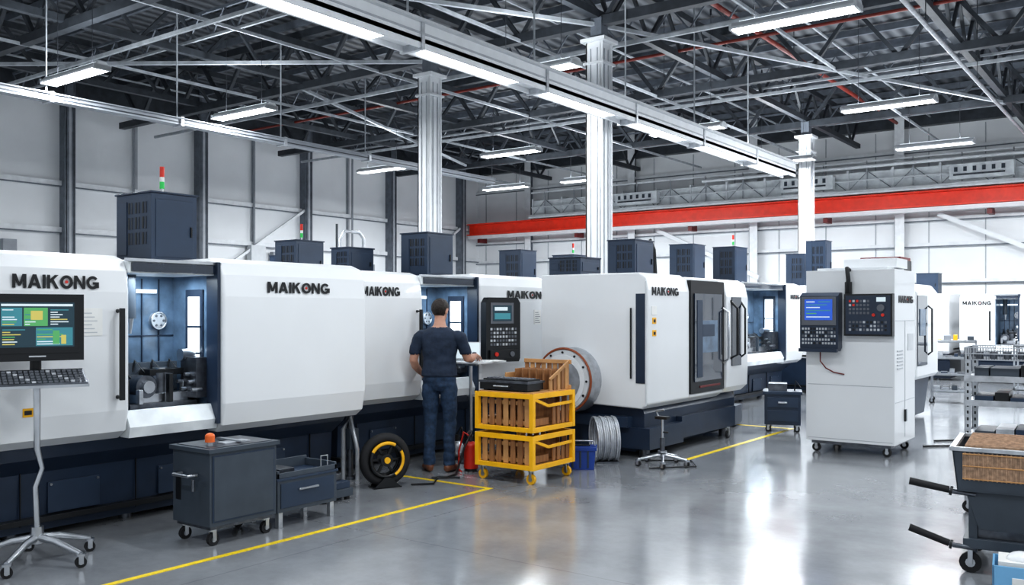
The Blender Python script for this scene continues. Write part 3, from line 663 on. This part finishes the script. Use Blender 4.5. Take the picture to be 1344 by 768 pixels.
b=B(); b.box(0,.48,0,.45,.10,.52,'navy'); b.box(-.02,.5,-.02,.47,.52,.56,'navy_lite'); b.box(.04,.44,-.01,0,.15,.3,'navy_lite'); b.box(.04,.44,-.01,0,.34,.48,'navy_lite'); b.box(.18,.3,-.03,-.01,.40,.42,'steel')
for x,y in((.05,.05),(.43,.05),(.05,.4),(.43,.4)): b.caster(x,y,.04,'rubber',.1)
b.box(.05,.3,.1,.4,.56,.66,'darksteel'); b.tube([(.4,.2,.56),(.42,.2,.7),(.48,.2,.6)],.012,'black',6)
b.done('coolant_unit',(-4.70,12.25,0),20,bevel=.006)
b=B(); b.box(0,.7,0,.5,.03,.3,'navy'); b.box(.05,.6,.05,.45,.3,.48,'navy_lite'); b.box(.1,.4,.1,.3,.48,.62,'darksteel'); b.tube([(.5,.2,.48),(.55,.2,.7),(.65,.1,.5),(.68,.0,.1)],.02,'black',8)
b.cyl((.2,-.01,.16),(.2,.02,.16),.06,'steel',14)
for x in(.05,.6):
    for y in(.05,.42): b.cyl((x,y,0),(x,y,.03),.03,'rubber',10)
b.done('chip_conveyor_box',(-5.9,12.3,0),10,bevel=.006)
def shelf(name,loc,rot,W,D,H,levels,m='steel',goods=True):
    b=B()
    for x in(0,W-.03):
        for y in(0,D-.03): b.box(x,x+.03,y,y+.03,.1,H,m); b.caster(x+.015,y+.015,.045,'rubber',.11)
    for z in levels:
        b.box(0,W,0,D,z,z+.02,m)
        for (x0,x1,y0,y1) in((0,W,0,.012),(0,W,D-.012,D),(0,.012,0,D),(W-.012,W,0,D)): b.box(x0,x1,y0,y1,z,z+.05,m)
        if goods:
            x=.04
            while x<W-.14:
                w=.06+.1*random.random(); b.box(x,x+w,.05,D-.08,z+.02,z+.05+.09*random.random(),random.choice(['darksteel','galv','cart_grey','cart_grey','navy_lite','tray_grey','yellow' if z>1 else 'galv'])); x+=w+.04
    return b.done(name,loc,rot,bevel=.003,seg=1)
shelf('parts_trolley',(-3.75,17.9,0),10,.75,.5,1.15,(.2,.5,.8,1.1))
shelf('parts_trolley',(-2.6,19.2,0),0,.9,.5,1.1,(.2,.6,1.0),goods=False)
b=B()
W,D,H=1.1,.6,1.36
for x in(0,W-.05):
    for y in(0,D-.05):
        b.box(x,x+.05,y,y+.008,.10,H,'galv'); b.box(x,x+.008,y,y+.05,.10,H,'galv'); b.caster(x+.03,y+.03,.05,'rubber',.11)
        for k in range(20): b.box(x+.018,x+.032,y-.003,y,.2+.056*k,.225+.056*k,'black')
for z in (.35,.62,.90,1.10): 
    b.box(0,W,0,D,z,z+.02,'galv'); b.box(0,W,-.004,.008,z-.02,z+.03,'galv'); b.box(-.004,.008,0,D,z-.02,z+.03,'galv')
z0,z1=1.26,1.36
for y in (0,D):
    for i in range(56): b.beam((i*.02,y,z0),(i*.02,y,z1),.004,.004,'darksteel')
    for z in (z0,(z0+z1)/2,z1): b.beam((0,y,z),(W,y,z),.008,.008,'steel')
for x in (0,W):
    for i in range(30): b.beam((x,i*.02,z0),(x,i*.02,z1),.004,.004,'darksteel')
    for z in (z0,(z0+z1)/2,z1): b.beam((x,0,z),(x,D,z),.008,.008,'steel')
for i in range(28): b.beam((i*.04,0,z0),(i*.04,D,z0),.004,.004,'steel')
for i in range(15): b.beam((0,i*.04,z0),(W,i*.04,z0),.004,.004,'steel')
for zz in (.37,.64,.92,1.12):
    x=.07
    while x<W-.16:
        w=.08+.14*random.random(); b.box(x,x+w,.06,.52,zz,zz+.03+.07*random.random(),random.choice(['navy_lite','darksteel','cart_grey','black','galv','cart_grey'])); x+=w+.012
for k in range(9): b.cyl((.1+.1*k,.15+.03*(k%4),z0+.004),(.1+.1*k,.15+.03*(k%4),z0+.06),.03,'darksteel',12)
b.done('perforated_storage_rack',(-1.48,8.3,0),4,bevel=.001,seg=1)
b=B(); W,D=1.2,.78
b.prism([(.0,.52),(W,.52),(W+.03,.78),(-.03,.78)],'y',0,.012,'cart_grey'); b.prism([(.0,.52),(W,.52),(W+.03,.78),(-.03,.78)],'y',D-.012,D,'cart_grey')
b.prism([(0,.52),(.012,.52),(-.018,.78),(-.03,.78)],'y',0,D,'cart_grey'); b.prism([(W,.52),(W-.012,.52),(W+.018,.78),(W+.03,.78)],'y',0,D,'cart_grey')
b.box(0,W,0,D,.52,.54,'cart_grey')
for (x0,x1,y0,y1) in((-.04,W+.04,-.015,.02),(-.04,W+.04,D-.02,D+.015),(-.045,-.01,-.01,D+.01),(W+.01,W+.045,-.01,D+.01)): b.box(x0,x1,y0,y1,.775,.80,'galv')
# slatted divider basket standing in the tray
for i in range(46): b.box(.04+.0245*i,.052+.0245*i,.04,D-.04,.56,.80,'brass')
for j in range(16): b.box(.04,W-.04,.04+.0455*j,.047+.0455*j,.60,.812,'brass')
b.box(.03,W-.03,-.006,.0,.60,.765,'brass')
for i in range(44): b.box(.04+.0255*i,.050+.0255*i,-.012,-.005,.595,.77,'brass')
for z in (.60,.68,.755): b.box(.03,W-.03,-.015,-.011,z,z+.008,'wood_lite')
for x in(.06,W-.12):
    for y in(.06,D-.12): b.box(x,x+.05,y,y+.05,.13,.52,'cart_grey')
b.prism([(.04,.52),(W-.04,.52),(W-.12,.28),(.12,.28)],'y',.05,.07,'cart_grey'); b.box(.03,W-.03,.03,D-.03,.16,.22,'cart_grey'); b.box(.1,W-.1,.1,D-.1,.22,.34,'darksteel')
for x,y in((.07,.07),(W-.09,.07),(.07,D-.09),(W-.09,D-.09)): b.caster(x,y,.065,'rubber',.16)
for (y,z,zz) in ((.05,.50,.56),(.05,.16,.26)):
    b.tube([(.1,y,z),(-.02,y-.02,z+.01),(-.28,y-.05,zz)],[.016,.016,.016],'darksteel',10); b.tube([(-.05,y-.022,z+.02),(-.28,y-.05,zz)],[.022,.024],'rubber',12)
    b.cyl((-.03,y-.02,z+.012),(-.045,y-.02,z+.015),.03,'black',12)
b.done('parts_bin_cart',(-1.17,6.33,0),6,bevel=.002,seg=1)
b=B(); b.box(0,.4,0,.3,0,.02,'lblue')
for (x0,x1,y0,y1) in((0,.4,0,.012),(0,.4,.288,.3),(0,.012,0,.3),(.388,.4,0,.3)): b.box(x0,x1,y0,y1,.02,.2,'lblue'); 
b.box(.03,.37,.03,.27,.02,.22,'paper'); b.box(.1,.3,.0-.004,.0,.06,.14,'paper'); b.sph((.15,.12,.22),.08,.07,.05,'white_paint'); b.sph((.28,.18,.22),.07,.07,.05,'offwhite')
b.done('storage_tote',(-.90,5.86,0),8,bevel=.004)
b=B()
b.tube([(-4.9,9.0,.012),(-4.4,9.3,.012),(-4.2,9.0,.012),(-4.55,8.6,.012)],.008,'black',6)
b.tube([(-3.5,11.9,.012),(-4.0,12.2,.012),(-4.1,13.2,.012),(-4.0,13.9,.012)],.012,'black',6)
b.tube([(-2.6,12.6,.012),(-2.2,13.0,.012),(-2.0,12.6,.012),(-2.6,12.0,.012)],.012,'black',6)
b.tube([(-5.8,7.0,.012),(-6.0,6.9,.012),(-5.8,6.6,.012),(-5.95,6.45,.012)],.01,'black',6)
b.done('floor_cables')
b=B()
z0,z1=.0005,.003
b.box(-5.28,-5.23,-1,6.80,z0,z1,'linepaint'); b.box(-6.5,-5.28,6.75,6.80,z0,z1,'linepaint')
b.box(-4.54,-4.48,9.35,12.76,z0,z1,'linepaint')
b.box(-6.4,-4.48,12.76,12.82,z0,z1,'linepaint')
b.done('floor_marking')
b=B()
b.tube([(0,0,1.9),(0,0,2.9),(0,.1,3.05),(0,.45,3.05),(0,.55,2.95),(0,.55,1.9)],.03,'galv',8); b.tube([(-.3,.2,1.9),(-.3,.2,3.2)],.02,'truss',8)
b.box(-.4,.2,-.2,.8,1.75,1.9,'cart_grey'); b.box(-.35,-.3,-.15,-.1,0,1.75,'galv'); b.box(.1,.15,-.15,-.1,0,1.75,'galv'); b.box(-.35,-.3,.7,.75,0,1.75,'galv'); b.box(.1,.15,.7,.75,0,1.75,'galv')
b.done('pipe_manifold',(-11.7,10.9,0))

# ------------------------------------------------------------------ the man
def eval_mesh(o):
    dg=bpy.context.evaluated_depsgraph_get(); return bpy.data.meshes.new_from_object(o.evaluated_get(dg))
import mathutils.noise as N
def man():
    g=B()
    T=[(.0,.84,.12,.09),(0,.90,.165,.115),(0,.97,.172,.118),(0,1.04,.166,.112),(0,1.12,.158,.105),(.005,1.22,.170,.112),(.005,1.32,.190,.118),(0,1.39,.198,.11),(-.005,1.44,.175,.095),(-.005,1.475,.12,.075),(.0,1.51,.068,.062),(.012,1.56,.056,.058),(.02,1.62,.056,.058)]
    vs=[];n=24
    for (y,z,rx,ry) in T:
        for k in range(n):
            a=2*math.pi*k/n; vs.append((rx*math.copysign(abs(math.cos(a))**.85,math.cos(a)),y+ry*math.sin(a),z))
    fs=[(i*n+k,i*n+(k+1)%n,(i+1)*n+(k+1)%n,(i+1)*n+k) for i in range(len(T)-1) for k in range(n)]
    fs+= [tuple(range(n))[::-1],tuple(range((len(T)-1)*n,len(T)*n))]
    g.add(vs,fs,'shirt',True)
    for s in(-1,1):
        g.tube([(s*.085,0,.95),(s*.092,.005,.85),(s*.100,.01,.70),(s*.104,.015,.52),(s*.106,.0,.42),(s*.106,-.015,.33),(s*.106,-.02,.16),(s*.106,-.02,.06)],
               [.09,.093,.083,.066,.063,.061,.054,.057],'jeans',16)
        a=R(-s*(28 if s<0 else 12)); dx,dy=math.sin(-a)*1.0,math.cos(a)
        px=s*.106
        def P(t,z): return (px+dx*t,-.02+dy*t,z)
        g.tube([P(-.075,.04),P(-.04,.05),P(.03,.055),P(.10,.042),(P(.17,.032)),P(.21,.028)],[(.03,.03),(.04,.045),(.04,.05),(.046,.04),(.042,.03),(.02,.018)],'shoe',14)
        g.sph((s*.185,-.003,1.40),.06,.06,.06,'shirt')
    AR=[(.17,0,1.41),(.215,.0,1.385),(.255,.02,1.28),(.285,.05,1.17),(.30,.14,1.165),(.312,.25,1.19),(.315,.30,1.195)]
    AL=[(-.17,0,1.41),(-.215,-.005,1.385),(-.25,-.015,1.28),(-.275,-.02,1.15),(-.27,.04,1.09),(-.25,.13,1.03),(-.24,.17,1.005)]
    ra=[.06,.062,.054,.045,.044,.033,.027]
    for A in(AR,AL): g.tube(A,ra,'skin',14)
    o=g.done('tmp'); m=o.modifiers.new('r','REMESH'); m.mode='VOXEL'; m.voxel_size=.009
    m=o.modifiers.new('s','SMOOTH'); m.iterations=4; m.factor=.5
    me=eval_mesh(o); bpy.data.objects.remove(o)
    me.materials.clear()
    for k in ['shirt','skin','jeans','shoe']: me.materials.append(MATS[k])
    def cls(c):
        if c.z<.075 or (c.z<.10 and c.y>.06): return 3
        ax=abs(c.x)
        if ax>.205 and c.z<1.215 : return 1
        if c.z>1.495: return 1
        if c.z<.985: return 2
        return 0
    me.update()
    for p in me.polygons: p.material_index=cls(p.center); p.use_smooth=True
    vn=[v.normal.copy() for v in me.vertices]
    vm={}
    for p in me.polygons:
        for v in p.vertices: vm.setdefault(v,set()).add(p.material_index)
    for v in me.vertices:
        k=vm[v.index]; c=v.co
        if k=={0}:
            f=.011+.009*N.noise(Vector((c.x*9,c.y*9,c.z*14)))+(.008*max(0,min(1,(1.2-c.z)/.2)) if abs(c.x)<.2 else 0); v.co=c+vn[v.index]*f
        elif k=={2}:
            f=.002+.010*N.noise(Vector((c.x*8,c.y*8,c.z*18)))+(.006 if c.z<.2 else 0); v.co=c+vn[v.index]*f
    body=bpy.data.objects.new('man',me); COL.objects.link(body)
    body.location=(-6.24,7.2,0); body.rotation_euler=(0,0,R(27))
    def hand(w,fwd,side,nrm,name,curl):
        h=B(); w=Vector(w);f=Vector(fwd).normalized();s=Vector(side).normalized();nn=Vector(nrm).normalized()
        M=Matrix((( s.x,f.x,nn.x,w.x),(s.y,f.y,nn.y,w.y),(s.z,f.z,nn.z,w.z),(0,0,0,1))); h.M=M
        h.tube([(0,-.03,0),(0,.0,0),(0,.03,0),(0,.07,0),(0,.09,0)],[(.024,.022),(.027,.02),(.036,.017),(.042,.015),(.038,.012)],'skin',14)
        for i,(x,L) in enumerate(((-.031,.066),(-.010,.076),(.011,.072),(.031,.056))):
            p=Vector((x,.082,0));a=0;pts=[p.copy()]
            for k in range(3):
                a+=curl*(.7+.15*i); l=L*(.45,.32,.23)[k]; p=p+Vector((x*.08,math.cos(a)*l,-math.sin(a)*l)); pts.append(p.copy())
            h.tube(pts,[.0095,.009,.008,.006],'skin',8)
        h.tube([(-.025,.02,-.002),(-.05,.045,-.012),(-.058,.07,-.022),(-.056,.09,-.03)],[.015,.012,.010,.007],'skin',8)
        return h.done(name,parent=body)
    hand((.315,.30,1.195),(.05,1,-.25),(1,-.05,0),(0,.25,1),'right_hand',.3)
    hand((-.24,.17,1.005),(.35,.8,-.35),(-.1,-.3,-1),(-1,.3,.1),'left_hand',.45)
    g=B(); 
    g.sph((0,-.012,.035),.076,.096,.088,'skin',24,16); g.sph((0,.022,-.03),.058,.068,.075,'skin',20,12); g.sph((0,.045,-.075),.035,.035,.028,'skin')
    g.sph((0,.093,-.008),.012,.016,.026,'skin',10,8); g.sph((0,.102,-.022),.016,.014,.010,'skin',10,8)
    g.sph((0,.084,-.052),.024,.012,.009,'skin',12,6)
    for s in(-1,1): g.sph((s*.078,-.008,.0),.010,.020,.032,'skin',12,8); g.sph((s*.03,.078,.028),.022,.010,.006,'skin',10,6)
    g.tube([(0,-.01,-.12),(0,-.005,-.02)],[.05,.052],'skin',16)
    o=g.done('tmp'); m=o.modifiers.new('r','REMESH'); m.mode='VOXEL'; m.voxel_size=.0055
    m=o.modifiers.new('s','SMOOTH'); m.iterations=2
    me=eval_mesh(o); bpy.data.objects.remove(o); me.materials.clear(); me.materials.append(MATS['skin']); me.materials.append(MATS['hair'])
    me.update()
    vn=[v.normal.copy() for v in me.vertices]; hv=set()
    for p in me.polygons:
        c=p.center; p.use_smooth=True
        ear=abs(c.x)>.074 and c.z<.03 and -.03<c.y<.02
        if not ear and (c.z>.078 or (c.y<.045 and c.z>.045) or (c.y<.012 and c.z>.02) or (c.y<-.02 and c.z>-.045)): 
            p.material_index=1; hv.update(p.vertices)
    for i in hv:
        c=me.vertices[i].co; me.vertices[i].co=c+vn[i]*(.010+.006*max(0,c.z/.1)+.004*N.noise(c*60))
    hd=bpy.data.objects.new('head',me); COL.objects.link(hd); hd.parent=body; hd.location=(0,.03,1.655); hd.rotation_euler=(R(-10),0,R(-14))
    e=B()
    for s in(-1,1):
        e.sph((s*.030,.079,.012),.012,.008,.009,'paper',12,8); e.sph((s*.030,.0855,.012),.005,.003,.005,'black',8,6); e.tube([(s*.016,.086,.032),(s*.032,.086,.037),(s*.046,.076,.033)],.004,'hair',6)
    e.tube([(-.022,.092,-.052),(0,.097,-.051),(.022,.092,-.052)],.0035,'darkred',6)
    e.done('facial_features',parent=hd)
    return body
man()

# ------------------------------------------------------------------ world, camera
w=bpy.data.worlds.new('world'); sc.world=w; w.use_nodes=True
w.node_tree.nodes['Background'].inputs[0].default_value=(.86,.93,1,1); w.node_tree.nodes['Background'].inputs[1].default_value=.72
cd=bpy.data.cameras.new('camera'); cam=bpy.data.objects.new('camera',cd); COL.objects.link(cam); sc.camera=cam
cam.location=(0,0,1.65); cam.rotation_euler=(R(90),0,R(36.4)); cd.sensor_width=36; cd.lens=1202/1344*36; cd.shift_y=26/1344
cd.clip_end=200
sc.view_settings.view_transform='Standard'
try: sc.view_settings.look='Medium High Contrast'
except Exception: pass
